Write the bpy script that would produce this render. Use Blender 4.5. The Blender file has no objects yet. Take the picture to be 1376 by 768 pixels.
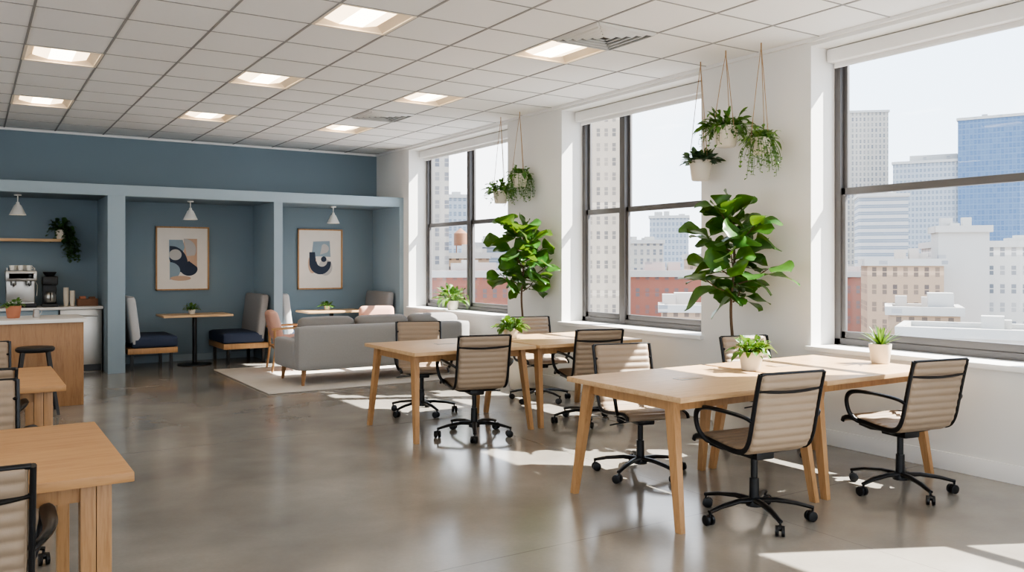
import bpy, bmesh, math, random
from mathutils import Vector, Matrix
random.seed(7)
R=random.random
def U(a,b): return a+(b-a)*random.random()
sc=bpy.context.scene
COL=sc.collection

# ------------------------------------------------------------------ materials
def lin(c):
    o=[]
    for v in c:
        v=v/255.0
        o.append(v/12.92 if v<=.04045 else ((v+.055)/1.055)**2.4)
    return tuple(o)
def scl(c,k): return tuple(min(1,x*k) for x in c)
def newmat(name):
    m=bpy.data.materials.new(name); m.use_nodes=True
    nt=m.node_tree; b=nt.nodes['Principled BSDF']
    return m,nt,b
def mixc(nt,fac,a,b):
    n=nt.nodes.new('ShaderNodeMix'); n.data_type='RGBA'
    for k,v in ((0,fac),(6,a),(7,b)):
        if hasattr(v,'is_linked') or hasattr(v,'links'): nt.links.new(v,n.inputs[k])
        else: n.inputs[k].default_value=v if k==0 else (v[0],v[1],v[2],1)
    return n.outputs[2]
def math_(nt,op,a,b=None):
    n=nt.nodes.new('ShaderNodeMath'); n.operation=op
    for k,v in ((0,a),(1,b)):
        if v is None: continue
        if hasattr(v,'links'): nt.links.new(v,n.inputs[k])
        else: n.inputs[k].default_value=v
    return n.outputs[0]
def noise_(nt,vec,scale,detail=4,rough=.5,dist=0):
    n=nt.nodes.new('ShaderNodeTexNoise'); n.inputs['Scale'].default_value=scale
    n.inputs['Detail'].default_value=detail; n.inputs['Roughness'].default_value=rough
    n.inputs['Distortion'].default_value=dist
    nt.links.new(vec,n.inputs['Vector']); return n.outputs['Fac']
def objco(nt,scale=None):
    t=nt.nodes.new('ShaderNodeTexCoord')
    if scale is None: return t.outputs['Object']
    m=nt.nodes.new('ShaderNodeMapping'); m.inputs['Scale'].default_value=scale
    nt.links.new(t.outputs['Object'],m.inputs['Vector']); return m.outputs['Vector']
def ramp(nt,fac,stops):
    n=nt.nodes.new('ShaderNodeValToRGB'); e=n.color_ramp.elements
    while len(e)<len(stops): e.new(.5)
    for i,(p,c) in enumerate(stops):
        e[i].position=p; e[i].color=(c[0],c[1],c[2],1) if not isinstance(c,(int,float)) else (c,c,c,1)
    nt.links.new(fac,n.inputs[0]); return n.outputs[0]
def bump(nt,b,h,strength,dist=.01):
    n=nt.nodes.new('ShaderNodeBump'); n.inputs['Strength'].default_value=strength
    n.inputs['Distance'].default_value=dist
    nt.links.new(h,n.inputs['Height']); nt.links.new(n.outputs[0],b.inputs['Normal'])
def M(name,rgb,rough=.5,metal=0,var=.06,vs=6,bmp=0,bs=80,emis=0,spec=.5,sheen=0):
    m,nt,b=newmat(name); c=lin(rgb)
    co=objco(nt)
    f=noise_(nt,co,vs,4)
    nt.links.new(mixc(nt,f,scl(c,1-var),scl(c,1+var)),b.inputs['Base Color'])
    b.inputs['Roughness'].default_value=rough; b.inputs['Metallic'].default_value=metal
    b.inputs['Specular IOR Level'].default_value=spec
    if sheen: b.inputs['Sheen Weight'].default_value=sheen
    if bmp: bump(nt,b,noise_(nt,co,bs,6),bmp,.004)
    if emis:
        b.inputs['Emission Color'].default_value=(*c,1); b.inputs['Emission Strength'].default_value=emis
    return m
def WOOD(name,c1,c2,axis='X',rough=.42):
    m,nt,b=newmat(name)
    s={'X':(1.2,14,14),'Y':(14,1.2,14),'Z':(14,14,1.2)}[axis]
    co=objco(nt,s)
    f=noise_(nt,co,2.2,8,.6,.6)
    f2=noise_(nt,objco(nt,tuple(x*4 for x in s)),3,4)
    g=mixc(nt,.35,f,f2)
    col=ramp(nt,g,[(.3,lin(c2)),(.52,lin(c1)),(.75,scl(lin(c1),1.12))])
    nt.links.new(col,b.inputs['Base Color']); b.inputs['Roughness'].default_value=rough
    bump(nt,b,f2,.08,.002)
    return m
def LEAF(name,c1,c2,rough=.35):
    m,nt,b=newmat(name)
    f=noise_(nt,objco(nt),9,3)
    col=ramp(nt,f,[(.3,lin(c2)),(.7,lin(c1))])
    nt.links.new(col,b.inputs['Base Color']); b.inputs['Roughness'].default_value=rough
    tr=nt.nodes.new('ShaderNodeBsdfTranslucent'); nt.links.new(mixc(nt,.5,col,lin((150,180,50))),tr.inputs[0])
    mx=nt.nodes.new('ShaderNodeMixShader'); mx.inputs[0].default_value=.22
    out=nt.nodes['Material Output']
    nt.links.new(b.outputs[0],mx.inputs[1]); nt.links.new(tr.outputs[0],mx.inputs[2]); nt.links.new(mx.outputs[0],out.inputs[0])
    return m
OAK=WOOD('oak_top',(200,166,126),(176,141,102),'X')
OAKL=WOOD('oak_leg',(176,136,94),(150,110,70),'Z')
OAKD=WOOD('oak_panel',(158,120,84),(134,96,62),'Z')
OAKD2=WOOD('oak_left_table',(182,140,96),(158,114,72),'X',.5)
BLACK=M('black_metal',(24,25,28),.35,.3,.05)
BLACKP=M('black_plastic',(24,24,26),.45)
CREAM=M('seat_leather',(150,132,113),.48,bmp=.1,bs=250)
WHITE=M('white_wall_paint',(228,227,224),.75,var=.015,vs=2,bmp=.03,bs=120)
TRIM=M('white_trim',(234,233,231),.5,var=.01)
BLUE=M('blue_wall_paint',(118,135,146),.7,var=.03,vs=1.5,bmp=.03,bs=120)
BLUEL=M('blue_unit_paint',(142,159,170),.65,var=.03,vs=1.5,bmp=.03,bs=120)
TILE=M('ceiling_tile',(230,229,227),.9,var=.02,vs=30,bmp=.15,bs=200)
TBAR=M('ceiling_grid_metal',(146,145,143),.6)
FRAME=M('window_frame_metal',(92,90,90),.45,.1)
CERAM=M('cream_ceramic',(222,212,196),.35,var=.03)
TERRA=M('terracotta',(180,118,90),.7)
SOIL=M('soil',(60,45,34),.95,bmp=.6,bs=60)
ROPE=M('jute_rope',(166,136,102),.9,bmp=.4,bs=300)
TRUNK=M('bark',(90,70,52),.85,bmp=.5,bs=60)
SOFA=M('sofa_fabric',(148,146,144),.9,var=.07,vs=60,bmp=.35,bs=350,sheen=.2)
SOFAC=M('sofa_cushion_fabric',(130,126,123),.9,var=.08,vs=60,bmp=.35,bs=350,sheen=.2)
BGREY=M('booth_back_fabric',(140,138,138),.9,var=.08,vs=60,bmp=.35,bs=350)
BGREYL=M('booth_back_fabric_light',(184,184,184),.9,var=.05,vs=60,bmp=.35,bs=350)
NAVY=M('navy_upholstery',(44,54,76),.75,var=.1,vs=40,bmp=.2,bs=300)
PINK=M('pink_upholstery',(206,162,145),.85,var=.05,bmp=.2,bs=300)
RUG=M('rug_wool',(198,191,183),.95,var=.1,vs=7,bmp=.8,bs=120)
STEEL=M('brushed_steel',(176,174,170),.3,.9,var=.05)
STONE=M('white_quartz',(228,225,220),.25,var=.03,vs=14)
CUPW=M('white_cup',(238,235,228),.3)
LAMPW=M('lamp_enamel',(235,232,226),.35)
LAMPB=M('lamp_bulb',(255,226,184),.5,emis=6)
LENS=M('troffer_lens',(255,228,190),.5,emis=1.6)
TUBE=M('troffer_diffuser',(255,236,206),.5,emis=3.8)
HOUS=M('troffer_housing',(230,218,200),.5)
VENTM=M('vent_metal',(205,205,203),.45,.1)
VENTD=M('vent_slot',(90,90,90),.6)
BROWN=M('cardboard_brown',(120,84,62),.7)
PAPER=M('art_paper',(226,220,212),.8)
PNAVY=M('art_navy',(48,58,76),.8); PBLU=M('art_greyblue',(140,158,170),.8); PTAN=M('art_tan',(196,166,144),.8); PGRY=M('art_grey',(182,180,178),.8)
L_FID=LEAF('fiddle_leaf',(70,116,46),(32,70,30),.3)
L_GRN=LEAF('bright_leaf',(90,136,54),(48,88,38),.4)
L_DRK=LEAF('dark_leaf',(58,88,70),(32,60,44),.45)
L_TRL=LEAF('trailing_leaf',(106,142,64),(62,102,46),.45)

# floor
m,nt,b=newmat('polished_concrete'); FLOOR=m
co=objco(nt)
a=noise_(nt,co,.6,5,.52,.4); bb=noise_(nt,co,2.0,5,.5,.2); cc=noise_(nt,co,45,4)
f=mixc(nt,.4,a,bb)
col=ramp(nt,f,[(.32,lin((122,117,109))),(.5,lin((144,139,131))),(.68,lin((164,159,151)))])
col=mixc(nt,math_(nt,'MULTIPLY',cc,.3),col,lin((116,111,103)))
sp=nt.nodes.new('ShaderNodeSeparateXYZ'); nt.links.new(co,sp.inputs[0])
yy=math_(nt,'FRACT',math_(nt,'DIVIDE',math_(nt,'ADD',sp.outputs[1],36-3.68),3.6))
j=math_(nt,'LESS_THAN',yy,.0022)
xx=math_(nt,'FRACT',math_(nt,'DIVIDE',math_(nt,'ADD',sp.outputs[0],36-2.2),4.2))
j2=math_(nt,'LESS_THAN',xx,.0014)
jj=math_(nt,'MAXIMUM',j,j2)
col=mixc(nt,math_(nt,'MULTIPLY',jj,.45),col,lin((74,70,64)))
nt.links.new(col,b.inputs['Base Color'])
rr=nt.nodes.new('ShaderNodeMapRange'); nt.links.new(a,rr.inputs[0]); rr.inputs[1].default_value=.3; rr.inputs[2].default_value=.7; rr.inputs[3].default_value=.11; rr.inputs[4].default_value=.24
nt.links.new(rr.outputs[0],b.inputs['Roughness']); b.inputs['Specular IOR Level'].default_value=.75
bump(nt,b,bb,.02,.004)

# glass
m,nt,b=newmat('window_glass'); GLASS=m
nt.nodes.remove(b)
tp=nt.nodes.new('ShaderNodeBsdfTransparent'); tp.inputs[0].default_value=(.97,.985,.99,1)
gl=nt.nodes.new('ShaderNodeBsdfGlossy'); gl.inputs['Roughness'].default_value=.02
lw=nt.nodes.new('ShaderNodeLayerWeight'); lw.inputs[0].default_value=.5
fz=math_(nt,'ADD',math_(nt,'MULTIPLY',math_(nt,'POWER',lw.outputs['Facing'],5.0),.8),.03)
mx=nt.nodes.new('ShaderNodeMixShader'); nt.links.new(fz,mx.inputs[0]); nt.links.new(tp.outputs[0],mx.inputs[1]); nt.links.new(gl.outputs[0],mx.inputs[2])
nt.links.new(mx.outputs[0],nt.nodes['Material Output'].inputs[0])

FK=.58
def FACADE(name,wall,glass,sx,sz,fx=.5,fz=.5,rough=.8,var=.5,band=0):
    m,nt,b=newmat(name); t=nt.nodes.new('ShaderNodeTexCoord')
    s=nt.nodes.new('ShaderNodeSeparateXYZ'); nt.links.new(t.outputs['Object'],s.inputs[0])
    n=nt.nodes.new('ShaderNodeSeparateXYZ'); nt.links.new(t.outputs['Normal'],n.inputs[0])
    ax=math_(nt,'ABSOLUTE',n.outputs[0]); ay=math_(nt,'ABSOLUTE',n.outputs[1]); az=math_(nt,'ABSOLUTE',n.outputs[2])
    h=math_(nt,'ADD',math_(nt,'MULTIPLY',s.outputs[0],ay),math_(nt,'MULTIPLY',s.outputs[1],ax))
    uu=math_(nt,'DIVIDE',math_(nt,'ADD',h,100.3),sx); vv=math_(nt,'DIVIDE',math_(nt,'ADD',s.outputs[2],200),sz)
    u=math_(nt,'FRACT',uu); v=math_(nt,'FRACT',vv)
    k=math_(nt,'MULTIPLY',math_(nt,'LESS_THAN',u,fx),math_(nt,'LESS_THAN',v,fz))
    # meeting rail across each window, thin
    rail=math_(nt,'LESS_THAN',math_(nt,'ABSOLUTE',math_(nt,'SUBTRACT',v,fz*.5)),.025)
    k=math_(nt,'MULTIPLY',k,math_(nt,'SUBTRACT',1.0,rail))
    k=math_(nt,'MULTIPLY',k,math_(nt,'LESS_THAN',az,.5))
    cb=nt.nodes.new('ShaderNodeCombineXYZ'); nt.links.new(math_(nt,'FLOOR',uu),cb.inputs[0]); nt.links.new(math_(nt,'FLOOR',vv),cb.inputs[1]); nt.links.new(ax,cb.inputs[2])
    wn=nt.nodes.new('ShaderNodeTexWhiteNoise'); wn.noise_dimensions='3D'; nt.links.new(cb.outputs[0],wn.inputs['Vector'])
    g=mixc(nt,math_(nt,'MULTIPLY',wn.outputs['Value'],var),scl(lin(glass),FK),scl(lin(wall),FK))
    w=mixc(nt,noise_(nt,t.outputs['Object'],.15,4),scl(lin(wall),.9*FK),scl(lin(wall),1.06*FK))
    if band:
        vb=math_(nt,'FRACT',math_(nt,'DIVIDE',math_(nt,'ADD',s.outputs[2],200-.2),sz*band))
        w=mixc(nt,math_(nt,'LESS_THAN',vb,.06),w,scl(lin(wall),1.25*FK))
    nt.links.new(mixc(nt,k,w,g),b.inputs['Base Color']); b.inputs['Roughness'].default_value=rough
    b.inputs['Specular IOR Level'].default_value=.1
    return m
F_CREAM=FACADE('facade_cream',(212,206,196),(128,132,142),1.3,1.9,.45,.6)
F_WHITE=FACADE('facade_white',(222,219,214),(126,132,142),1.25,2.3,.42,.5,var=.6,band=4)
F_PLAIN=FACADE('facade_plain_white',(216,214,210),(170,173,178),6.5,5.3,.14,.22)
F_BLUE=FACADE('facade_blue_glass',(130,154,184),(102,130,168),1.0,1.6,.78,.75,var=.5)
F_RED=FACADE('facade_brick_red',(178,122,108),(134,126,128),1.2,2.1,.4,.5,band=5)
F_TAN=FACADE('facade_tan',(204,178,154),(108,102,102),1.1,2.0,.42,.55,band=4)
F_TANF=FACADE('facade_tan_fine',(220,204,184),(140,134,130),.8,1.5,.45,.55,band=6)
F_GREY=FACADE('facade_grey',(194,199,205),(140,153,169),1.1,1.7,.6,.55,var=.3)
F_STRP=FACADE('facade_strips',(212,210,208),(150,160,172),30,1.8,1.0,.5,var=0)

# ------------------------------------------------------------------ mesh lib
class MB:
    def __init__(s): s.v=[];s.f=[];s.m=[];s.s=[]
    def add(s,vs,fs,mi=0,sm=False,X=None):
        o=len(s.v)
        for v in vs:
            v=Vector(v)
            s.v.append(X@v if X is not None else v)
        for f in fs: s.f.append([i+o for i in f]); s.m.append(mi); s.s.append(sm)
    def box(s,c,size,mi=0,bev=0,seg=2,rot=None):
        bm=bmesh.new(); bmesh.ops.create_cube(bm,size=1)
        for v in bm.verts: v.co=Vector((v.co.x*size[0],v.co.y*size[1],v.co.z*size[2]))
        if bev>0: bmesh.ops.bevel(bm,geom=list(bm.edges),offset=min(bev,min(size)*.45),segments=seg,profile=.6,affect='EDGES')
        bm.verts.index_update()
        X=Matrix.Translation(c)
        if rot is not None: X=X@rot
        s.add([v.co.copy() for v in bm.verts],[[v.index for v in f.verts] for f in bm.faces],mi,False,X); bm.free()
    def b2(s,x0,x1,y0,y1,z0,z1,mi=0,bev=0,seg=2):
        s.box(((x0+x1)/2,(y0+y1)/2,(z0+z1)/2),(abs(x1-x0),abs(y1-y0),abs(z1-z0)),mi,bev,seg)
    def hull(s,c0,s0,c1,s1,mi=0):
        vs=[]
        for c,z in ((c0,s0),(c1,s1)):
            for a,b in ((-1,-1),(1,-1),(1,1),(-1,1)): vs.append((c[0]+a*z[0]/2,c[1]+b*z[1]/2,c[2]))
        s.add(vs,[[3,2,1,0],[4,5,6,7],[0,1,5,4],[1,2,6,5],[2,3,7,6],[3,0,4,7]],mi)
    def tube(s,path,r,mi=0,n=8,r2=None,up=None,cap=True):
        P=[Vector(p) for p in path]; k=len(P)
        rr=r if isinstance(r,(list,tuple)) else [r]*k
        r2=rr if r2 is None else (r2 if isinstance(r2,(list,tuple)) else [r2]*k)
        T=[(P[min(i+1,k-1)]-P[max(i-1,0)]).normalized() for i in range(k)]
        u=Vector(up) if up else (Vector((0,0,1)) if abs(T[0].z)<.9 else Vector((1,0,0)))
        vs=[]
        for i in range(k):
            u=(u-T[i]*u.dot(T[i]))
            if u.length<1e-5: u=Vector((1,.01,0))-T[i]*T[i].x
            u.normalize(); w=T[i].cross(u)
            for j in range(n):
                a=2*math.pi*j/n; vs.append(P[i]+u*(math.cos(a)*rr[i])+w*(math.sin(a)*r2[i]))
        fs=[]
        for i in range(k-1):
            for j in range(n): fs.append([i*n+j,i*n+(j+1)%n,(i+1)*n+(j+1)%n,(i+1)*n+j])
        if cap: fs.append(list(range(n))[::-1]); fs.append([(k-1)*n+j for j in range(n)])
        s.add(vs,fs,mi,True)
    def lathe(s,prof,c=(0,0,0),mi=0,n=24,X=None):
        vs=[];fs=[];k=len(prof)
        for r,z in prof:
            for j in range(n):
                a=2*math.pi*j/n; vs.append((c[0]+r*math.cos(a),c[1]+r*math.sin(a),c[2]+z))
        for i in range(k-1):
            for j in range(n): fs.append([i*n+j,i*n+(j+1)%n,(i+1)*n+(j+1)%n,(i+1)*n+j])
        if prof[0][0]>1e-4: fs.append(list(range(n))[::-1])
        if prof[-1][0]>1e-4: fs.append([(k-1)*n+j for j in range(n)])
        s.add(vs,fs,mi,True,X)
    def cushion(s,c,size,mi=0,r=.05,bulge=(0,0,.02),rot=None,n=8):
        hx,hy,hz=[v/2 for v in size]; vs={};V=[];fs=[]
        def key(p): return tuple(round(q,5) for q in p)
        def idx(p):
            k=key(p)
            if k in vs: return vs[k]
            q=Vector((p[0]*hx,p[1]*hy,p[2]*hz))
            rr=min(r,hx,hy,hz)
            inn=Vector((max(-hx+rr,min(hx-rr,q.x)),max(-hy+rr,min(hy-rr,q.y)),max(-hz+rr,min(hz-rr,q.z))))
            d=q-inn
            if d.length>1e-6: q=inn+d.normalized()*rr
            bx=(1-p[1]**2)*(1-p[2]**2); by=(1-p[0]**2)*(1-p[2]**2); bz=(1-p[0]**2)*(1-p[1]**2)
            q+=Vector((p[0]*bx*bulge[0],p[1]*by*bulge[1],p[2]*bz*bulge[2]))
            vs[k]=len(V); V.append(q); return vs[k]
        g=[-1+2*i/n for i in range(n+1)]
        g=[math.copysign(abs(x)**.6,x) for x in g]
        for ax in range(3):
            for sg in (-1,1):
                for i in range(n):
                    for j in range(n):
                        q=[]
                        for a,b in ((0,0),(1,0),(1,1),(0,1)):
                            p=[0,0,0]; p[ax]=sg; p[(ax+1)%3]=g[i+a]; p[(ax+2)%3]=g[j+b]; q.append(idx(p))
                        fs.append(q if sg>0 else q[::-1])
        X=Matrix.Translation(c)
        if rot is not None: X=X@rot
        s.add(V,fs,mi,True,X)
    def poly(s,pts,mi=0): s.add(pts,[list(range(len(pts)))],mi)
    def leaf(s,base,d,L,w,mi=0,droop=.3,kind='oval',n=6,fold=.25,wav=.0,tw=0):
        base=Vector(base); d=Vector(d).normalized()
        up=Vector((0,0,1)); side=d.cross(up)
        if side.length<.05: side=Vector((1,0,0))
        side.normalize(); up=side.cross(d).normalized()
        if tw: 
            q=Matrix.Rotation(tw,3,d); side=q@side; up=q@up
        vs=[];fs=[];ac=[-1,-.5,0,.5,1] if kind=='fid' else [-1,0,1]
        ph=U(0,6)
        for i in range(n+1):
            t=i/n
            if kind=='fid': ww=w*(max(0,math.sin(math.pi*min(1,t**1.25)))**.55)*(.62+.5*t)
            elif kind=='spike': ww=w*(1-t)**.6*(.6+.8*t if t<.4 else .92)
            else: ww=w*max(0,math.sin(math.pi*t))**.8
            ww=max(ww,w*.03)
            c=base+d*(L*t)*(1-.15*droop*t)-Vector((0,0,1))*(droop*L*t*t)
            for a in ac: vs.append(c+side*(a*ww)+up*(abs(a)*ww*fold+wav*w*math.sin(t*9+ph+a*2)*abs(a)))
        k=len(ac)
        for i in range(n):
            for j in range(k-1): fs.append([i*k+j,i*k+j+1,(i+1)*k+j+1,(i+1)*k+j])
        s.add(vs,fs,mi,True)
    def squash(s,lim,k=.25):
        for v in s.v:
            if v.x>lim: v.x=lim+(v.x-lim)*k
def make(name,mb,mats,loc=(0,0,0),rz=0,parent=None):
    me=bpy.data.meshes.new(name); me.from_pydata([tuple(v) for v in mb.v],[],mb.f)
    for m in mats: me.materials.append(m)
    me.polygons.foreach_set('material_index',mb.m); me.polygons.foreach_set('use_smooth',mb.s)
    me.update()
    try: me.set_sharp_from_angle(angle=math.radians(48))
    except Exception: pass
    o=bpy.data.objects.new(name,me); o.location=loc; o.rotation_euler=(0,0,rz); COL.objects.link(o)
    if parent: o.parent=parent
    return o
def inst(o,loc,rz=0):
    n=bpy.data.objects.new(o.name.split('.')[0],o.data); n.location=loc; n.rotation_euler=(0,0,rz); COL.objects.link(n); return n
def catmull(P,n):
    P=[Vector(p) for p in P]; P=[P[0]*2-P[1]]+P+[P[-1]*2-P[-2]]; out=[]
    for i in range(1,len(P)-2):
        for k in range(n):
            t=k/n; a,b,c,d=P[i-1],P[i],P[i+1],P[i+2]
            out.append(.5*((2*b)+(c-a)*t+(2*a-5*b+4*c-d)*t*t+(3*b-a-3*c+d)*t**3))
    out.append(P[-2]); return out
def resample(P,N):
    L=[0]
    for i in range(1,len(P)): L.append(L[-1]+(P[i]-P[i-1]).length)
    out=[];k=0
    for i in range(N+1):
        d=L[-1]*i/N
        while k<len(L)-2 and L[k+1]<d: k+=1
        t=(d-L[k])/max(1e-9,L[k+1]-L[k]); out.append(P[k].lerp(P[k+1],t))
    return out,L[-1]

# ------------------------------------------------------------------ room shell
WX=6.0; BY=13.8; CZ=3.4; LX=-4.6; NY=-4.44; GX=6.36
mb=MB(); mb.b2(LX,WX+.4,NY,BY+.2,-.2,0); make('floor',mb,[FLOOR])
mb=MB(); mb.b2(LX-.2,WX+.4,BY,BY+.2,-.2,3.8); make('wall_back',mb,[BLUE])
OPEN=[(-4.2,-2.3),(-.8,1.75),(2.75,4.69),(5.97,8.28),(9.50,12.5)]
ZS,ZT=.80,3.34
def wall_y(name,x0,x1,y0,y1,ops,z0,z1):
    mb=MB(); mb.b2(x0,x1,y0,y1,-.2,z0); mb.b2(x0,x1,y0,y1,z1,3.8); e=y0
    for a,c in ops: mb.b2(x0,x1,e,a,z0,z1); e=c
    mb.b2(x0,x1,e,y1,z0,z1); make(name,mb,[WHITE])
wall_y('wall_right',WX,WX+.42,NY,BY,OPEN,ZS,ZT)
OPL=[(-4.0,-2.0),(-1.2,1.6),(2.4,5.2),(6.0,8.8)]  # left wall openings, out of view, added to let in sky light
wall_y('wall_left',LX-.3,LX,NY-.3,BY,OPL,.5,3.25)
mb=MB(); mb.b2(LX,WX+.4,NY-.3,NY,-.2,.4); mb.b2(LX,WX+.4,NY-.3,NY,3.3,3.8)
e=LX
OPF=[(-4.2,-1.2),(-.7,2.3),(2.8,5.8)]  # openings behind the camera, added for soft frontal sky light
for a,c in OPF: mb.b2(e,a,NY-.3,NY,.4,3.3); e=c
mb.b2(e,WX+.4,NY-.3,NY,.4,3.3); make('wall_front',mb,[WHITE])
def added_win(name,axis,fix,a,c,z0,z1):  # unseen windows for the left and front walls, added to brighten the room
    mb=MB(); F=.05; md=(a+c)/2
    def bx(u0,u1,za,zb,t=.03,mi=0):
        if axis=='x': mb.b2(u0,u1,fix-t,fix+t,za,zb,mi)
        else: mb.b2(fix-t,fix+t,u0,u1,za,zb,mi)
    bx(a,a+F,z0,z1); bx(c-F,c,z0,z1); bx(md-F/2,md+F/2,z0,z1); bx(a,c,z0,z0+F); bx(a,c,z1-F,z1); bx(a,c,1.95,2.0)
    if axis=='x': mb.add([(a,fix,z0),(c,fix,z0),(c,fix,z1),(a,fix,z1)],[[0,1,2,3]],1)
    else: mb.add([(fix,a,z0),(fix,c,z0),(fix,c,z1),(fix,a,z1)],[[0,1,2,3]],1)
    make(name,mb,[FRAME,GLASS])
n_=6
for a,c in OPL: added_win('window_%d'%n_,'y',LX-.22,a,c,.5,3.25); n_+=1
for a,c in OPF: added_win('window_%d'%n_,'x',NY-.22,a,c,.4,3.3); n_+=1
mb=MB(); mb.b2(WX-.018,WX,NY,12.7,0,.13,0,.004); make('baseboard_right',mb,[TRIM])
mb=MB(); mb.b2(LX,LX+.018,NY,12.7,0,.13,0,.004); make('baseboard_left',mb,[TRIM])
# ceiling tiles
TX,TY=.625,.645
xs=[LX]+[.4+TX*k for k in range(-8,10) if LX<.4+TX*k<WX-.02]+[WX]
xs=sorted(set(round(v,4) for v in xs))
ys=[NY]+[5.8775+TY*k for k in range(-16,13) if NY+.02<5.8775+TY*k<BY-.02]+[BY]
lights=[];vents=[]
LXC=[.7125-TX*6,.7125-TX*3,.7125,.7125+TX*3,.7125+TX*6]; LYC=[6.2+TY*4*k for k in range(-4,3)]
for x in LXC:
    for y in LYC:
        if x>LX+.3 and y>NY+.3: lights.append((x,y))
for x,y in ((4.4625,6.2-TY),(4.4625,6.2+TY*6)): vents.append((x,y))
mb=MB()
for i in range(len(xs)-1):
    for k in range(len(ys)-1):
        cx=(xs[i]+xs[i+1])/2; cy=(ys[k]+ys[k+1])/2
        if any(abs(cx-x)<.05 and abs(cy-y)<.05 for x,y in lights): continue
        mb.add([(xs[i],ys[k],CZ),(xs[i],ys[k+1],CZ),(xs[i+1],ys[k+1],CZ),(xs[i+1],ys[k],CZ)],[[0,1,2,3]])
for x in xs[1:-1]: mb.b2(x-.009,x+.009,NY,BY,CZ-.005,CZ+.02,1)
for y in ys[1:-1]: mb.b2(LX,WX,y-.006,y+.006,CZ-.004,CZ+.02,1)
mb.b2(LX-.3,WX+.4,NY-.3,BY+.2,3.8,3.95,0)  # unseen slab above the tiles, added to block outside light
mb.b2(WX-.03,WX,NY,BY,CZ-.03,CZ+.01,2); mb.b2(LX,WX-.03,BY-.03,BY,CZ-.03,CZ+.01,2)
make('ceiling',mb,[TILE,TBAR,TRIM])
# troffers
mb=MB(); w,h=TX/2-.012,TY/2-.012
q=[(-w,-h,0),(w,-h,0),(w,h,0),(-w,h,0)]
iw,ih,dz=.235,h-.04,.05
q2=[(-iw,-ih,dz),(iw,-ih,dz),(iw,ih,dz),(-iw,ih,dz)]
mb.add(q+q2,[[0,1,5,4],[1,2,6,5],[2,3,7,6],[3,0,4,7],[4,5,6,7]],0)
for a in (-1,1):
    mb.add([(a*.225,-ih,.048),(a*.225,ih,.048),(a*.10,ih,.02),(a*.10,-ih,.02)],[[0,1,2,3]],1)
mb.add([(-.10,-ih,.02),(-.10,ih,.02),(.10,ih,.02),(.10,-ih,.02)],[[0,1,2,3]],2)
for a in (-w,w): mb.b2(a-.012,a+.012,-h,h,-.006,.004,0)
for a in (-h,h): mb.b2(-w,w,a-.012,a+.012,-.006,.004,0)
first=None
for x,y in lights:
    if first is None: first=make('ceiling_light_panel',mb,[HOUS,LENS,TUBE],(x,y,CZ))
    else: inst(first,(x,y,CZ))
mb=MB()
for i,s_ in enumerate((.30,.24,.18,.12,.06)):
    for a in (-1,1):
        mb.hull((0,a*s_,-.002-.002*i),(s_*2,.03),(0,a*(s_-.012),-.022),(s_*2-.05,.012),0)
        mb.hull((a*s_,0,-.002-.002*i),(.03,s_*2),(a*(s_-.012),0,-.022),(.012,s_*2-.05),0)
mb.b2(-.3,.3,-.3,.3,-.004,.0,1)
v=make('ceiling_vent',mb,[VENTM,VENTD],(vents[0][0],vents[0][1],CZ-.004)); inst(v,(vents[1][0],vents[1][1],CZ-.004))

# windows
def window(name,y0,y1,mull):
    mb=MB(); x0,x1=GX-.05,GX+.03; F=.06
    mb.b2(x0,x1,y0,y0+F,ZS,ZT,0,.004); mb.b2(x0,x1,y1-F,y1,ZS,ZT,0,.004)
    mb.b2(x0,x1,y0,y1,ZS,ZS+.06,0,.004); mb.b2(x0,x1,y0,y1,ZT-.06,ZT,0,.004)
    ed=[y0+F]
    for m_ in mull: mb.b2(x0-.01,x1,m_-.045,m_+.045,ZS,ZT,0,.004); ed+= [m_-.045,m_+.045]
    ed.append(y1-F); zr=2.12
    for i in range(0,len(ed),2):
        a,c=ed[i],ed[i+1]; S=.038
        for (za,zb,xo) in ((ZS+.06,zr+.03,0),(zr-.03,ZT-.06,.03)):
            xa,xb=GX-.035+xo,GX-.005+xo
            mb.b2(xa,xb,a,a+S,za,zb,1,.003); mb.b2(xa,xb,c-S,c,za,zb,1,.003)
            mb.b2(xa,xb,a,c,za,za+.06,1,.003); mb.b2(xa,xb,a,c,zb-.06,zb,1,.003)
            xm=(xa+xb)/2
            mb.add([(xm,a+S*.5,za+.02),(xm,c-S*.5,za+.02),(xm,c-S*.5,zb-.02),(xm,a+S*.5,zb-.02)],[[0,1,2,3]],2)
    o=make(name,mb,[FRAME,FRAME,GLASS])
    mb=MB(); mb.b2(WX-.045,GX-.052,y0-.03,y1+.03,ZS-.035,ZS+.005,0,.006); make('trim_'+name[-1],mb,[TRIM])
    mb=MB(); mb.b2(GX-.17,GX-.065,y0+.01,y1-.01,ZT-.12,ZT-.005,0,.015)
    mb.b2(GX-.103,GX-.098,y0+.04,y1-.04,ZT-.15,ZT-.11,1); mb.b2(GX-.11,GX-.09,y0+.04,y1-.04,ZT-.165,ZT-.148,0,.004)
    make('roller_blind',mb,[TRIM,TRIM])
window('window_1',*OPEN[2],[]); window('window_2',*OPEN[3],[7.52]); window('window_3',*OPEN[4],[11.08]); window('window_4',*OPEN[1],[]); window('window_5',*OPEN[0],[])

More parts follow.
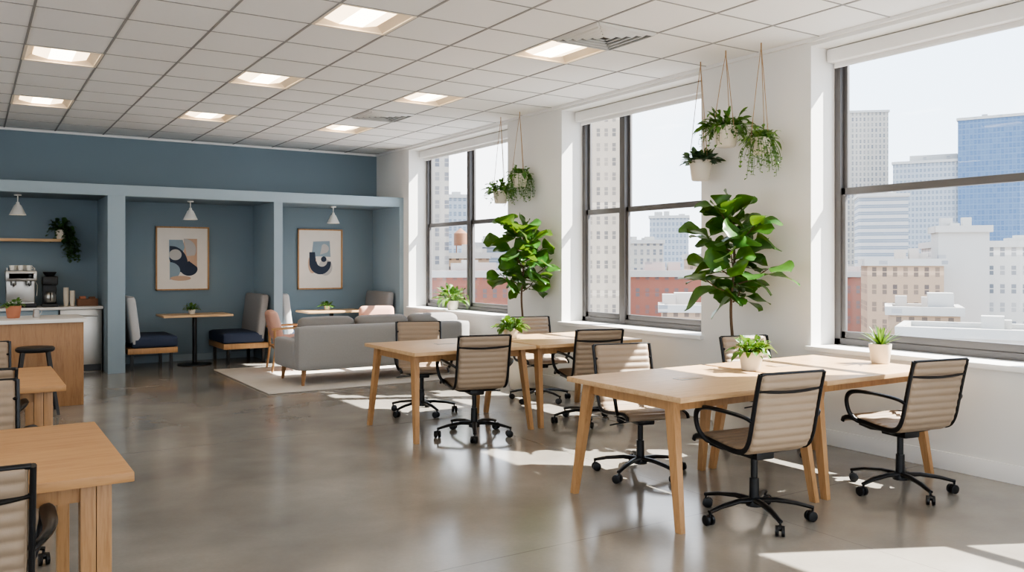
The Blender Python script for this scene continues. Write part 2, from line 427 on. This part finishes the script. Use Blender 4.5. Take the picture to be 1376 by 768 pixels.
# blue niche unit
mb=MB(); FY=12.7; HT,HB=2.58,2.43
mb.b2(LX,WX,FY,FY+.14,HB,HT,0,.003)            # header
mb.b2(LX,WX,FY+.14,BY,HB,HB+.08,1)
mb.b2(1.58,1.80,FY+.002,BY,0,HB,0); mb.b2(3.86,3.99,FY+.002,BY,0,HB,0)
mb.b2(5.93,WX,FY+.002,BY,0,HB,0)
mb.b2(-2.4,-2.2,FY+.002,BY,0,HB,0)
make('wall_booth_alcoves',mb,[BLUEL,BLUE])
mb=MB()
for a,c in ((1.8,3.86),(3.99,5.93)): mb.b2(a,c,BY-.015,BY,0,.1)
make('baseboard_back',mb,[BLUEL])

# ------------------------------------------------------------------ office chair
def build_chair():
    mb=MB()
    prof=[(0,.275,.43),(0,.262,.455),(0,.2,.465),(0,.08,.452),(0,-.05,.438),(0,-.14,.438),(0,-.195,.462),(0,-.228,.52),(0,-.25,.61),(0,-.272,.71),(0,-.295,.81),(0,-.318,.895)]
    P,L=resample(catmull(prof,12),160)
    nr=20; N=len(P); W=.212
    cols=[-1,-.97,-.85,-.4,0,.4,.85,.97,1]
    T=[(P[min(i+1,N-1)]-P[max(i-1,0)]).normalized() for i in range(N)]
    for sg in (1,-1):
        vs=[];fs=[]
        for i in range(N):
            nrm=Vector((0,T[i].z,-T[i].y))
            th=.012+.0075*(.5-.5*math.cos(2*math.pi*nr*i/(N-1)))**.65
            if i in(0,N-1): th=.002
            for c in cols:
                e=.35 if abs(c)>=1 else (.8 if abs(c)>.9 else 1)
                vs.append(P[i]+Vector((c*W,0,0))+nrm*(th*e*sg))
        k=len(cols)
        for i in range(N-1):
            for j in range(k-1):
                q=[i*k+j,i*k+j+1,(i+1)*k+j+1,(i+1)*k+j]; fs.append(q if sg>0 else q[::-1])
        mb.add(vs,fs,0,True)
    for c in (-1,1):
        mb.tube([p+Vector((c*W,0,0)) for p in P[::3]],.0065,0,6)
    R_,_=resample(P,40)
    for c in (-1,1):
        mb.tube([p+Vector((c*.23,0,0)) for p in R_],.010,1,8,r2=.016,up=(1,0,0))
        arm=[(c*.232,-.252,.625),(c*.262,-.232,.648),(c*.286,-.16,.662),(c*.29,-.02,.665),(c*.29,.09,.66),(c*.289,.155,.638),(c*.284,.182,.585),(c*.268,.175,.51),(c*.245,.14,.462),(c*.232,.11,.452)]
        A=catmull(arm,5); n=len(A)
        mb.tube(A,[.0105+.002*math.sin(math.pi*i/n) for i in range(n)],1,8,r2=[.014+.011*max(0,math.sin(math.pi*min(1,i/(n*.62)))) for i in range(n)],up=(0,0,1))
    mb.tube([(x*.232,-.288-.03*(1-x*x),.80-.012*(1-x*x)) for x in [-1,-.9,-.7,-.4,0,.4,.7,.9,1]],.009,1,8,r2=.014)
    mb.tube([(-.225,-.318,.893),(.225,-.318,.893)],.010,1,8)
    for y in (.12,-.1):
        mb.tube([(-.228,y,.44),(-.16,y*.8,.41),(-.06,y*.5,.395),(.06,y*.5,.395),(.16,y*.8,.41),(.228,y,.44)],.012,1,8,r2=.016)
    mb.box((0,0,.385),(.13,.2,.045),1,.012)
    mb.lathe([(.02,.37),(.02,.24),(.027,.24),(.029,.12),(.045,.118),(.05,.10),(.048,.075),(.03,.07)],(0,0,0),1,16)
    mb.tube([(.05,.03,.385),(.2,.05,.375),(.26,.055,.37)],.005,1,6)
    RS=.33
    for k in range(5):
        a=math.radians(90+20+72*k); d=Vector((math.cos(a),math.sin(a),0)); s=Vector((-d.y,d.x,0))
        pts=[d*.03+Vector((0,0,.108)),d*.12+Vector((0,0,.114)),d*.24+Vector((0,0,.1)),d*(RS+.005)+Vector((0,0,.078))]
        mb.tube(pts,[.018,.015,.013,.011],1,8,r2=[.028,.023,.018,.015],up=(0,0,1))
        h=d*RS
        mb.tube([h+Vector((0,0,.085)),h+Vector((0,0,.045))],.007,1,6)
        ca=a+1.1*(k%3)+.5; cd=Vector((math.cos(ca),math.sin(ca),0)); cs=Vector((-cd.y,cd.x,0)); cc=h-cd*.012
        for o in (-1,1):
            p0=cc+cs*(o*.007)+Vector((0,0,.03)); p1=cc+cs*(o*.026)+Vector((0,0,.03))
            mb.tube([p0,p0+cs*o*.002,p1-cs*o*.002,p1],[.026,.03,.03,.024],1,14)
        mb.tube([cc+cs*-.01+Vector((0,0,.045)),cc+cs*.01+Vector((0,0,.045))],.017,1,8)
    return mb
cm=build_chair()
chairs=[(3.90,3.45,-8),(5.19,3.35,-10),(3.72,6.44,-13),(4.95,6.42,-16),
        (4.04,4.62,165),(5.38,4.62,168),(3.83,7.68,160),(5.28,7.70,166),
        (-.07,3.24,0),(-.02,4.82,180),(-.02,5.98,3),(.03,7.35,180)]
c0=None
for x,y,r in chairs:
    if c0 is None: c0=make('office_chair',cm,[CREAM,BLACK],(x,y,0),math.radians(r))
    else: inst(c0,(x,y,0),math.radians(r))

# ------------------------------------------------------------------ desks
def desk(W,D,H=.76):
    mb=MB(); mb.box((0,0,H-.016),(W,D,.032),0,.005)
    mb.b2(-W/2+.1,W/2-.1,-D/2+.14,-D/2+.165,H-.1,H-.032,1); mb.b2(-W/2+.1,W/2-.1,D/2-.165,D/2-.14,H-.1,H-.032,1)
    for a in (-1,1):
        mb.b2(a*(W/2-.09)-.0125,a*(W/2-.09)+.0125,-D/2+.14,D/2-.14,H-.1,H-.032,1)
        for b_ in (-1,1):
            mb.hull((a*(W/2-.035),b_*(D/2-.04),0),(.036,.046),(a*(W/2-.075),b_*(D/2-.15),H-.032),(.05,.075),1)
    return mb
d1=make('desk',desk(1.22,1.06),[OAK,OAKL],(3.91,3.97,0)); inst(d1,(5.17,3.97,0))
inst(d1,(3.71,6.88,0)); inst(d1,(4.97,6.88,0))
def lid():
    mb=MB(); mb.b2(-.09,.09,-.045,.045,0,.003,0,.001); mb.b2(-.08,.08,-.035,.035,.003,.004,1); return mb
g=make('desk_power_outlet',lid(),[STEEL,M('outlet_lid',(190,160,128),.5)],(3.9,4.0,.76)); inst(g,(4.95,4.15,.76)); inst(g,(3.7,6.95,.76)); inst(g,(4.95,6.95,.76))
def ltable(W,D,H=.75):
    mb=MB(); mb.b2(-W,0,0,D,H-.035,H,0,.004)
    for x in (-.17,-.118):
        mb.b2(x,x+.05,.05,.12,0,H-.035,1,.003); 
    mb.b2(-.17,-.12,D-.15,D-.08,0,H-.035,1,.003)
    mb.b2(-W+.12,-W+.17,.05,.12,0,H-.035,1,.003); mb.b2(-W+.12,-W+.17,D-.15,D-.08,0,H-.035,1,.003)
    mb.b2(-W+.15,-.15,.07,.095,H-.1,H-.035,1); mb.b2(-W+.15,-.15,D-.125,D-.1,H-.1,H-.035,1)
    return mb
lt=make('work_table',ltable(1.9,1.16),[OAKD2,OAKL],(.5,3.31,0)); inst(lt,(.5,5.9,0))

# ------------------------------------------------------------------ lounge
mb=MB(); mb.b2(2.88,5.85,9.68,12.3,.002,.016,0,.006); make('rug',mb,[RUG])
mb=MB(); w,d=2.42,.98
mb.cushion((0,0,.29),(w-.06,d-.04,.22),0,.03,(0,0,0))
mb.cushion((0,-d/2+.11,.45),(w-.04,.2,.54),0,.045,(0,.01,.0),n=10)
for a in (-1,1): mb.cushion((a*(w/2-.09),.06,.36),(.17,d-.14,.36),0,.045,(.008,0,0),n=10)
cw=(w-.36)/3
for k in (-1,0,1):
    mb.cushion((k*cw,.1,.46),(cw-.01,.72,.15),1,.05,(0,0,.015),n=8)
    mb.cushion((k*(cw+.06),-.2,.63),(cw+.03,.2,.36),1,.07,(0,.04,.012),rot=Matrix.Rotation(math.radians(8),4,'X'),n=8)
for a in (-1,1):
    for b_ in (-1,1): mb.hull((a*(w/2-.1),b_*(d/2-.09),-.0),(.028,.028),(a*(w/2-.12),b_*(d/2-.11),.19),(.05,.05),2)
make('sofa',mb,[SOFA,SOFAC,OAKD],(4.52,10.46,.016))
def armchair():
    mb=MB()
    mb.cushion((0,.02,.40),(.56,.56,.13),0,.05,(0,0,.015)); mb.cushion((0,-.27,.62),(.54,.13,.42),0,.055,(0,.02,.01),rot=Matrix.Rotation(math.radians(14),4,'X'))
    for a in (-1,1):
        x=a*.32
        mb.tube([(x,.3,0),(x,.27,.3),(x,.26,.58)],[.014,.018,.018],1,8); mb.tube([(x,-.33,0),(x,-.29,.3),(x,-.3,.58)],[.014,.018,.018],1,8)
        mb.tube([(x,.31,.585),(x,0,.6),(x,-.34,.585)],.016,1,8,r2=.028,up=(0,0,1)); mb.tube([(x,.27,.32),(x,-.29,.32)],.015,1,8)
    for y in (.27,-.29): mb.tube([(-.32,y,.32),(.32,y,.32)],.015,1,8)
    return mb
a1=make('armchair',armchair(),[PINK,OAKL],(3.85,11.75,.02),math.radians(-100)); inst(a1,(5.2,11.85,.02),math.radians(165))

# booths
def bench(face,X0,backmat):
    mb=MB(); y0,y1=12.82,13.76
    s=face
    mb.cushion((X0+s*.38,(y0+y1)/2,.39),(.62,y1-y0,.16),0,.04,(0,0,.01))
    mb.b2(X0+s*.02,X0+s*.68,y0,y1,.23,.31,1,.005)
    rot=Matrix.Rotation(-s*math.radians(7),4,'Y')
    mb.cushion((X0+s*.10,(y0+y1)/2,.68),(.13,y1-y0,.72),2,.045,(.01,0,0),rot=rot)
    for a in (.08,.6):
        for yy_ in (y0+.06,y1-.06): mb.b2(X0+s*a-.02,X0+s*a+.02,yy_-.02,yy_+.02,0,.23,3)
    return make('booth_bench',mb,[NAVY,OAKL,backmat,BLACK])
bench(1,1.83,BGREYL); bench(-1,3.83,BGREY); bench(1,4.02,BGREYL); bench(-1,5.90,BGREY)
def btable():
    mb=MB(); mb.box((0,0,.735),(.98,.62,.03),0,.005)
    mb.lathe([(.24,0),(.24,.012),(.05,.02),(.032,.03),(.032,.7),(.08,.705),(.12,.72)],(0,0,0),1,24); return mb
t=make('cafe_table',btable(),[OAK,BLACK],(2.82,13.2,0)); inst(t,(4.92,13.12,0))

# pictures
def frame(x0,x1,z0,z1,shapes):
    mb=MB(); y=BY-.005; F=.022
    mb.b2(x0,x1,y-.012,y,z0,z1,0)
    for a,c in ((x0,x0+F),(x1-F,x1)): mb.b2(a,c,y-.035,y,z0,z1,1,.002)
    for a,c in ((z0,z0+F),(z1-F,z1)): mb.b2(x0,x1,y-.035,y,a,c,1,.002)
    cx,cz,hx,hz=(x0+x1)/2,(z0+z1)/2,(x1-x0)/2*.78,(z1-z0)/2*.78
    for i,(mi,pts) in enumerate(shapes):
        mb.poly([(cx+u*hx,y-.0125-.0006*(i+1),cz+v*hz) for u,v in pts],mi)
    return make('framed_abstract_art',mb,[PAPER,OAKL,PNAVY,PBLU,PTAN,PGRY])
def arc(cx,cy,rx,ry,a0,a1,n=24,rot=0):
    o=[]
    for i in range(n+1):
        a=math.radians(a0+(a1-a0)*i/n); x,y=rx*math.cos(a),ry*math.sin(a); r_=math.radians(rot)
        o.append((cx+x*math.cos(r_)-y*math.sin(r_),cy+x*math.sin(r_)+y*math.cos(r_)))
    return o
frame(2.375,3.16,1.09,2.07,[
 (4,[(.05,.8),(.7,.8),(.7,-.35),(.05,-.1)]),
 (3,[(-.65,.75),(.0,.75),(.1,.45),(-.1,.0),(-.65,-.05)]),
 (5,[(.05,.8)]+arc(.05,.35,.6,.45,90,-30)+[(.2,.1)]),
 (2,[(-.62,.5)]+arc(-.55,-.25,.8,.75,80,0,16)+arc(-.1,-.25,.35,.3,0,-90,10)+[(-.4,-.5),(-.62,-.1)]),
 (5,arc(-.35,.15,.3,.22,0,360)),
 (3,[(-.62,-.15)]+arc(-.62,-.5,.5,.35,90,-90,14)),
 (2,arc(.3,-.42,.42,.28,0,-180,16)+[(-.1,-.35),(.3,-.1),(.7,-.35)]),
 (4,arc(-.1,-.8,.5,.1,0,360))])
frame(4.58,5.36,1.07,2.08,[
 (3,[(-.4,.75),(.55,.78),(.6,.1),(-.1,.12),(-.5,.1)]),
 (5,[(.1,.6)]+arc(.2,.45,.3,.2,90,-60)+[(.0,.2)]),
 (4,arc(-.45,-.2,.25,.4,0,360)),
 (5,arc(.3,-.35,.4,.35,0,360)),
 (2,[(-.62,.3),(-.3,.3),(-.25,-.1)]+arc(.1,-.1,.3,.22,180,360,16)+[(.62,-.1)]+arc(0,-.15,.62,.5,0,-180,24)),
 (2,arc(.2,.0,.16,.12,0,360,20))])

# pendants
def pendant():
    mb=MB(); mb.lathe([(.045,0),(.045,-.015),(.008,-.02)],(0,0,0),0,20)
    mb.tube([(0,0,-.01),(0,0,-.12)],.007,0,8)
    mb.lathe([(.018,-.10),(.025,-.13),(.045,-.15),(.1,-.27),(.104,-.275),(.098,-.27),(.04,-.155),(.02,-.14)],(0,0,0),0,28)
    mb.lathe([(.0,-.17),(.022,-.18),(.03,-.205),(.022,-.23),(.0,-.24)],(0,0,0),1,14); return mb
p=make('pendant_lamp',pendant(),[LAMPW,LAMPB],(2.76,13.2,HB)); inst(p,(4.98,13.2,HB)); inst(p,(.54,13.2,HB))

# ------------------------------------------------------------------ plants
def pot(mb,r,h,mi,soil,z=0,c=(0,0)):
    mb.lathe([(r*.72,z),(r*.8,z+h*.05),(r,z+h*.9),(r,z+h),(r*.9,z+h),(r*.86,z+h*.85)],(c[0],c[1],0),mi,24)
    mb.lathe([(0,z+h*.86),(r*.88,z+h*.86)],(c[0],c[1],0),soil,20)
def bushy(mb,z,n,L,w,mi,r0=.03,spread=1.0,droop=.5,c=(0,0),kind='oval'):
    for i in range(n):
        a=U(0,6.283); el=U(.15,1.45)
        d=Vector((math.cos(a)*math.cos(el)*spread,math.sin(a)*math.cos(el)*spread,math.sin(el)))
        st=U(.2,.75)*L; b0=Vector((c[0]+math.cos(a)*r0*R(),c[1]+math.sin(a)*r0*R(),z)); b1=b0+d.normalized()*st
        mb.tube([b0,b1],.0025,mi,4,cap=False)
        mb.leaf(b1,d+Vector((0,0,-.2)),L*U(.5,.8),w*U(.7,1.1),mi,droop*U(.3,1.2),kind,5,.25,.05,U(-.5,.5))
def trailing(mb,z,n,Lt,r,lw,mi,c=(0,0),bias=None,sp=1.2):
    for i in range(n):
        a=U(0,6.283) if bias is None else bias+U(-sp,sp); ln=Lt*U(.35,1); out=U(.6,1.3)*r
        pts=[]
        for k in range(9):
            t=k/8; rr=out*(1-(1-t)**2.2)*1.25; zz=z+.1*math.sin(min(1,t*2.2)*math.pi)*(1-t)-ln*max(0,t-.15)**1.3
            pts.append(Vector((c[0]+math.cos(a+.2*t)*rr,c[1]+math.sin(a+.2*t)*rr,zz)))
        mb.tube(pts,.002,mi,4,cap=False)
        m_=max(8,int(ln/.028))
        PP,_=resample(pts,m_)
        for p_ in PP[1:]:
            aa=U(0,6.283); mb.leaf(p_,(math.cos(aa),math.sin(aa),U(-.5,.3)),lw*2.2*U(.7,1.2),lw*U(.7,1.1),mi,.3,'oval',4)
def fiddle(seed,H=2.12):
    random.seed(seed); mb=MB()
    pot(mb,.2,.36,0,1)
    tr=[Vector((0,0,.3)),Vector((.015,.01,.7)),Vector((-.01,.02,1.1)),Vector((.01,0,1.5)),Vector((0,0,H-.22))]
    T=catmull(tr,6); mb.tube(T,[.016-.008*i/len(T) for i in range(len(T))],2,8)
    br=[]
    for k in range(10):
        a=k*2.4+.5; z=1.17+.072*k; q=Vector((math.cos(a),math.sin(a),0)); l=.31-.012*k
        pth=[Vector((0,0,z)),Vector((0,0,z+.05))+q*l*.55,Vector((0,0,z+.14))+q*l]
        mb.tube(pth,[.008,.006,.004],2,6); br.append(pth)
    tot=0
    for bi,pth in enumerate(br+[[Vector((0,0,1.3)),Vector((0,0,1.6)),Vector((0,0,H-.2))]]*2):
        P_,_=resample(pth,8)
        for i,p_ in enumerate(P_):
            if i<2 and bi<10: continue
            a=tot*2.399+U(-.3,.3); tot+=1
            zf=(p_.z-1.15)/.8; el=-.2+1.05*zf+U(-.3,.35)
            q=Vector((math.cos(a)*math.cos(el),math.sin(a)*math.cos(el),math.sin(el)))
            if (p_.xy.length>.1): q=(q+Vector((p_.x,p_.y,0)).normalized()*.5).normalized()
            s=U(.75,1.12); mb.tube([p_,p_+q*.04],.003,3,5,cap=False)
            mb.leaf(p_+q*.035,q,.28*s,.118*s,3,U(.1,.5),'fid',9,.16,.10,U(-1.0,1.0))
    mb.squash(.3,.25)
    return mb
make('fiddle_leaf_fig',fiddle(3),[CERAM,SOIL,TRUNK,L_FID],(5.55,5.14,0))
make('fiddle_leaf_fig',fiddle(11,2.12),[CERAM,SOIL,TRUNK,L_FID],(5.6,8.52,0))
def hanging(seed,x,y,zb,r,h,kind,leafm):
    random.seed(seed); mb=MB(); pot(mb,r,h,0,1); zt=h
    for k in range(3):
        a=k*2.094+.4; mb.tube([(math.cos(a)*r*.98,math.sin(a)*r*.98,h*.93),(math.cos(a)*r*.4,math.sin(a)*r*.4,h+(CZ-zb-h)*.6),(0,0,CZ-zb-.03)],.0035,2,5)
    mb.tube([(0,0,CZ-zb-.05),(0,0,CZ-zb)],.006,2,6)
    if kind=='bush': bushy(mb,zt-.03,120,.19,.024,3,r*.8,1.2,.7); trailing(mb,zt,20,.22,r*1.4,.015,3)
    elif kind=='trail': bushy(mb,zt-.03,50,.15,.02,3,r*.8,1.2,.9); trailing(mb,zt,48,.42,r*1.35,.014,3)
    elif kind=='dark': bushy(mb,zt-.03,130,.13,.028,3,r*.9,1.3,.3)
    mb.squash(WX-.03-x,.1)
    return make('hanging_planter',mb,[CERAM,SOIL,ROPE,leafm],(x,y,zb))
hanging(21,5.8,5.78,2.28,.105,.19,'dark',L_DRK)
hanging(22,5.68,5.35,2.54,.11,.18,'bush',L_GRN)
hanging(23,5.74,5.0,2.44,.09,.14,'trail',L_TRL)
hanging(24,5.8,9.35,2.28,.1,.16,'bush',L_GRN)
hanging(25,5.8,8.9,2.46,.1,.16,'trail',L_GRN)
def tplant(seed,x,y,z,r,h,L,w,n,leafm,kind='oval',potm=CERAM,name='potted_plant',sq=None):
    random.seed(seed); mb=MB(); pot(mb,r,h,0,1); 
    if kind=='spike':
        for i in range(n):
            a=i*2.4; el=.5+.95*i/n; d=(math.cos(a)*math.cos(el),math.sin(a)*math.cos(el),math.sin(el))
            mb.leaf((0,0,h*.85),d,L*U(.8,1.1),w,2,.15,'spike',6,.3)
    else: bushy(mb,h*.9,n,L,w,2,r*.8,1.1,.6)
    if sq: mb.squash(sq,.1)
    return make(name,mb,[potm,SOIL,leafm],(x,y,z))
tplant(31,4.58,4.08,.76,.082,.13,.12,.024,110,L_GRN)
tplant(32,5.7,3.84,.76,.08,.145,.21,.018,30,L_GRN,'spike',name='potted_succulent')
tplant(33,4.52,7.1,.76,.075,.1,.14,.026,100,L_GRN)
tplant(34,2.78,13.2,.75,.05,.07,.1,.018,60,L_GRN); tplant(35,4.86,13.15,.75,.05,.07,.1,.018,60,L_GRN)
tplant(36,6.1,11.2,ZS+.006,.09,.14,.27,.034,100,L_TRL,sq=.15)
tplant(37,.39,10.5,.92,.075,.13,.1,.02,30,L_GRN,potm=TERRA)

# ------------------------------------------------------------------ coffee bar
mb=MB(); mb.b2(-2.2,1.02,10.07,10.85,.0,.88,0,.003); mb.b2(-2.22,1.05,10.04,10.9,.88,.92,1,.004)
make('coffee_bar_island',mb,[OAKD,STONE])
mb=MB(); mb.b2(-2.18,1.02,13.12,BY-.005,.08,.87,0); mb.b2(-2.19,1.57,13.08,BY-.005,.87,.905,1,.004)
for k in range(4): mb.b2(-2.18+.8*k,-1.40+.8*k,13.10,13.12,.1,.85,0,.003)
make('coffee_counter',mb,[BLUEL,STONE])
mb=MB(); mb.b2(1.04,1.56,13.12,BY-.02,0,.865,0,.004); mb.b2(1.05,1.55,13.1,13.12,.12,.855,0,.004); mb.tube([(1.1,13.07,.78),(1.5,13.07,.78)],.01,0,8)
for x in (1.12,1.48): mb.tube([(x,13.07,.78),(x,13.11,.78)],.007,0,6)
mb.b2(1.05,1.55,13.115,13.12,.01,.1,1); make('undercounter_fridge',mb,[STEEL,BLACK])
mb=MB(); mb.b2(-2.19,1.14,13.58,BY-.002,1.81,1.85,0,.003); make('wall_shelf',mb,[OAK])
random.seed(41); mb=MB(); pot(mb,.08,.13,0,1); bushy(mb,.12,60,.17,.032,2,.05,1.0,.6); trailing(mb,.12,40,.55,.14,.026,2,bias=-.6,sp=.9); trailing(mb,.12,12,.2,.12,.024,2)
make('trailing_pothos',mb,[CERAM,SOIL,LEAF('pothos_leaf',(66,100,56),(40,70,40))],(1.1,13.62,1.85))
# espresso machine
mb=MB(); mb.box((0,0,.03),(.36,.4,.06),1,.01); mb.box((0,.1,.27),(.34,.2,.44),0,.015); mb.box((0,-.02,.43),(.37,.4,.14),0,.02); mb.box((0,-.21,.43),(.3,.02,.08),1,.006)
mb.b2(-.15,.15,-.19,.0,.06,.07,0)
for x in (-.09,.09):
    mb.lathe([(.032,.30),(.035,.31),(.035,.36)],(x,-.12,0),0,16); mb.tube([(x,-.14,.32),(x,-.27,.3)],.011,1,8); mb.tube([(x,-.12,.3),(x,-.12,.27)],.008,0,6)
mb.tube([(.16,-.16,.36),(.19,-.2,.3),(.18,-.21,.16)],.005,0,6)
for x in (-.16,.16): mb.tube([(x,-.17,.5),(x,-.17,.535),(x,.17,.535),(x,.17,.5)],.005,0,6)
mb.lathe([(.02,.0),(.02,.012)],(0,0,0),1,12,Matrix.Translation((.1,-.221,.43))@Matrix.Rotation(math.pi/2,4,'X'))
make('espresso_machine',mb,[STEEL,BLACK],(.58,13.35,.905))
mb=MB()
for i,(x,y) in enumerate(((-.1,-.05),(0,-.06),(.1,-.05),(-.05,.05),(.06,.05))):
    mb.lathe([(.024,0),(.03,.01),(.038,.07),(.035,.07),(.026,.012)],(x,y,0),0,16); mb.tube([(x+.035,y,.055),(x+.055,y,.04),(x+.033,y,.02)],.004,0,5)
make('coffee_cups',mb,[CUPW],(.58,13.37,1.408))
mb=MB(); mb.box((0,0,.02),(.2,.26,.04),0,.01); mb.box((0,.07,.22),(.17,.11,.4),0,.015); mb.box((0,0,.36),(.19,.25,.12),0,.02)
mb.lathe([(.05,.05),(.07,.07),(.075,.16),(.055,.2),(.04,.21)],(0,-.04,0),1,18); mb.tube([(.0,-.1,.19),(.0,-.15,.16),(0,-.13,.09)],.008,0,6)
mb.lathe([(.05,.42),(.085,.47),(.085,.48),(.0,.485)],(0,0,0),0,18); make('coffee_brewer',mb,[BLACKP,STEEL],(.93,13.35,.905))
mb=MB()
for x,n_ in ((-.035,9),(.045,7)):
    for k in range(n_): mb.lathe([(.026,.0+.022*k),(.036,.085+.022*k),(.033,.085+.022*k)],(x,0,0),0,16)
make('paper_cup_stack',mb,[CERAM],(1.17,13.4,.905))
mb=MB(); mb.b2(-.13,.13,-.09,.09,0,.1,0,.004); mb.b2(-.1,-.02,-.05,.05,.1,.135,1,.005); mb.b2(.02,.1,-.05,.05,.1,.125,0,.005); make('condiment_box',mb,[BROWN,TERRA],(1.4,13.38,.905))
mb=MB(); mb.lathe([(.03,0),(.034,.01),(.028,.08),(.03,.09)],(0,0,0),0,16); mb.tube([(.028,0,.08),(.055,0,.07),(.03,0,.02)],.004,0,5); make('milk_jug',mb,[STEEL],(.6,10.45,.92))
def stool():
    mb=MB(); mb.lathe([(.0,.62),(.16,.62),(.175,.635),(.175,.655),(.16,.668),(0,.66)],(0,0,0),0,28)
    for a,b_ in ((-1,-1),(1,-1),(1,1),(-1,1)): mb.hull((a*.19,b_*.19,0),(.026,.026),(a*.11,b_*.11,.625),(.034,.034),0)
    for a in (-1,1): mb.b2(-.165,.165,a*.165-.01,a*.165+.01,.2,.225,0); mb.b2(a*.165-.01,a*.165+.01,-.165,.165,.28,.305,0)
    return mb
s=make('bar_stool',stool(),[BLACKP],(.55,9.72,0)); inst(s,(-.3,9.72,0))

# ------------------------------------------------------------------ exterior
random.seed(5)
def bld(name,x,y,w,d,zt,rz,mat,crown=None,tank=False):
    mb=MB(); mb.b2(-w/2,w/2,-d/2,d/2,-45,zt)
    t=.35
    for a,b_,c,e in ((-w/2-t,w/2+t,-d/2-t,-d/2+.3),(-w/2-t,w/2+t,d/2-.3,d/2+t),(-w/2-t,-w/2+.3,-d/2,d/2),(w/2-.3,w/2+t,-d/2,d/2)): mb.b2(a,b_,c,e,zt-.35,zt+.45,1)
    if crown: mb.b2(-w*.3,w*.3,-d*.3,d*.3,zt,zt+crown,1)
    for i in range(3):
        px,py=U(-.35,.35)*w,U(-.35,.35)*d; s_=U(.5,1.3); mb.b2(px-s_,px+s_,py-s_,py+s_,zt,zt+U(.8,1.8),1)
    if tank:
        px,py=-.1*w,.1*d
        for a in (-.6,.6):
            for c in (-.6,.6): mb.b2(px+a-.07,px+a+.07,py+c-.07,py+c+.07,zt,zt+1.6,2)
        mb.lathe([(1.0,zt+1.6),(1.0,zt+3.4),(.05,zt+4.2)],(px,py,0),2,18)
    return make(name,mb,[mat,F_PLAIN,BROWN],(x,y,0),math.radians(rz))
bld('office_tower',265,187,16,14,54,-40,F_CREAM)
bld('office_tower',205,138,12,12,19.3,-50,F_STRP)
bld('office_tower',255,153,22,20,32.5,-62,F_GREY,2.5)
bld('office_tower',262,133,27,18,44.4,-66,F_BLUE)
bld('apartment_building',113,60,15,12,3.9,-50,F_WHITE)
bld('apartment_building',102,58,5.5,5,5.6,-50,F_PLAIN)
bld('apartment_building',93,60,8,8,1.6,-50,F_TAN)
bld('apartment_building',107,75,10,8,.0,-55,F_RED)
bld('apartment_building',72,39,12,8,-4.2,-62,F_WHITE)
bld('apartment_building',78,48,6,7,-3.0,-56,F_TAN)
bld('apartment_building',55.5,72.5,8,8,24,-38,F_TANF)
bld('office_tower',174,186,11,10,15,-45,F_GREY)
bld('apartment_building',76,82,11,9,.2,-35,F_RED)
bld('apartment_building',64,66,5,5,-3.2,-42,F_TAN)
bld('apartment_building',104,100,10,8,2.6,-40,F_TAN)
bld('apartment_building',120,137,9,8,6,-40,F_CREAM)
bld('office_tower',96,176,9,9,17,-25,F_GREY)
bld('apartment_building',54,107,6,8,20,-25,F_CREAM)
bld('apartment_building',78,128,9,9,4.7,-30,F_STRP)
bld('apartment_building',52,92,11,8,.2,-25,F_RED)
bld('apartment_building',62,110,7,7,2.6,-30,F_TAN,tank=True)
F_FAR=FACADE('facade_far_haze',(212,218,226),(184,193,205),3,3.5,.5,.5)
random.seed(99)
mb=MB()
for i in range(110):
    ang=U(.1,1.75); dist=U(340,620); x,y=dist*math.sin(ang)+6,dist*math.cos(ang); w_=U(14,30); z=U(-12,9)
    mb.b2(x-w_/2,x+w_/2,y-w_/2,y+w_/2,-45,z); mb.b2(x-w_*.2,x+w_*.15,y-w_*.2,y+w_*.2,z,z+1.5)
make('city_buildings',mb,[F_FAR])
mb=MB(); mb.b2(-900,900,-900,900,-46,-45); make('street_ground',mb,[M('asphalt',(150,150,152),.9)])

# ------------------------------------------------------------------ light
w=bpy.data.worlds.new('sky'); sc.world=w; w.use_nodes=True; nt=w.node_tree
bg=nt.nodes['Background']; tc=nt.nodes.new('ShaderNodeTexCoord'); sp=nt.nodes.new('ShaderNodeSeparateXYZ'); nt.links.new(tc.outputs['Generated'],sp.inputs[0])
col=ramp(nt,sp.outputs[2],[(0,(.88,.92,.97)),(.12,(.74,.85,.98)),(.5,(.56,.74,.98)),(1,(.48,.66,.96))])
cl=noise_(nt,tc.outputs['Generated'],3.5,6,.6)
clr=ramp(nt,cl,[(.42,0.0),(.62,1.0)])
nt.links.new(mixc(nt,clr,col,(.96,.97,1.0)),bg.inputs[0]); bg.inputs[1].default_value=1.6
sl=bpy.data.lights.new('sun','SUN'); sl.energy=12; sl.angle=math.radians(.5); sl.color=(1,.95,.87)
so=bpy.data.objects.new('sun',sl); COL.objects.link(so); so.location=(30,-15,30)
so.rotation_euler=Vector((-.64,.315,-.70)).to_track_quat('-Z','Y').to_euler()

# ------------------------------------------------------------------ camera
cd=bpy.data.cameras.new('camera'); cam=bpy.data.objects.new('camera',cd); COL.objects.link(cam)
cam.location=(0,0,1.5); cam.rotation_euler=(math.radians(90),0,math.radians(-32.57))
cd.sensor_width=36; cd.lens=1140/1376*36; cd.shift_y=-30/1376; cd.clip_end=2000; cd.clip_start=.05
sc.camera=cam
sc.view_settings.view_transform='AgX'; sc.view_settings.exposure=1.42
try: sc.view_settings.look='AgX - Medium High Contrast'
except Exception as ex: print(ex)
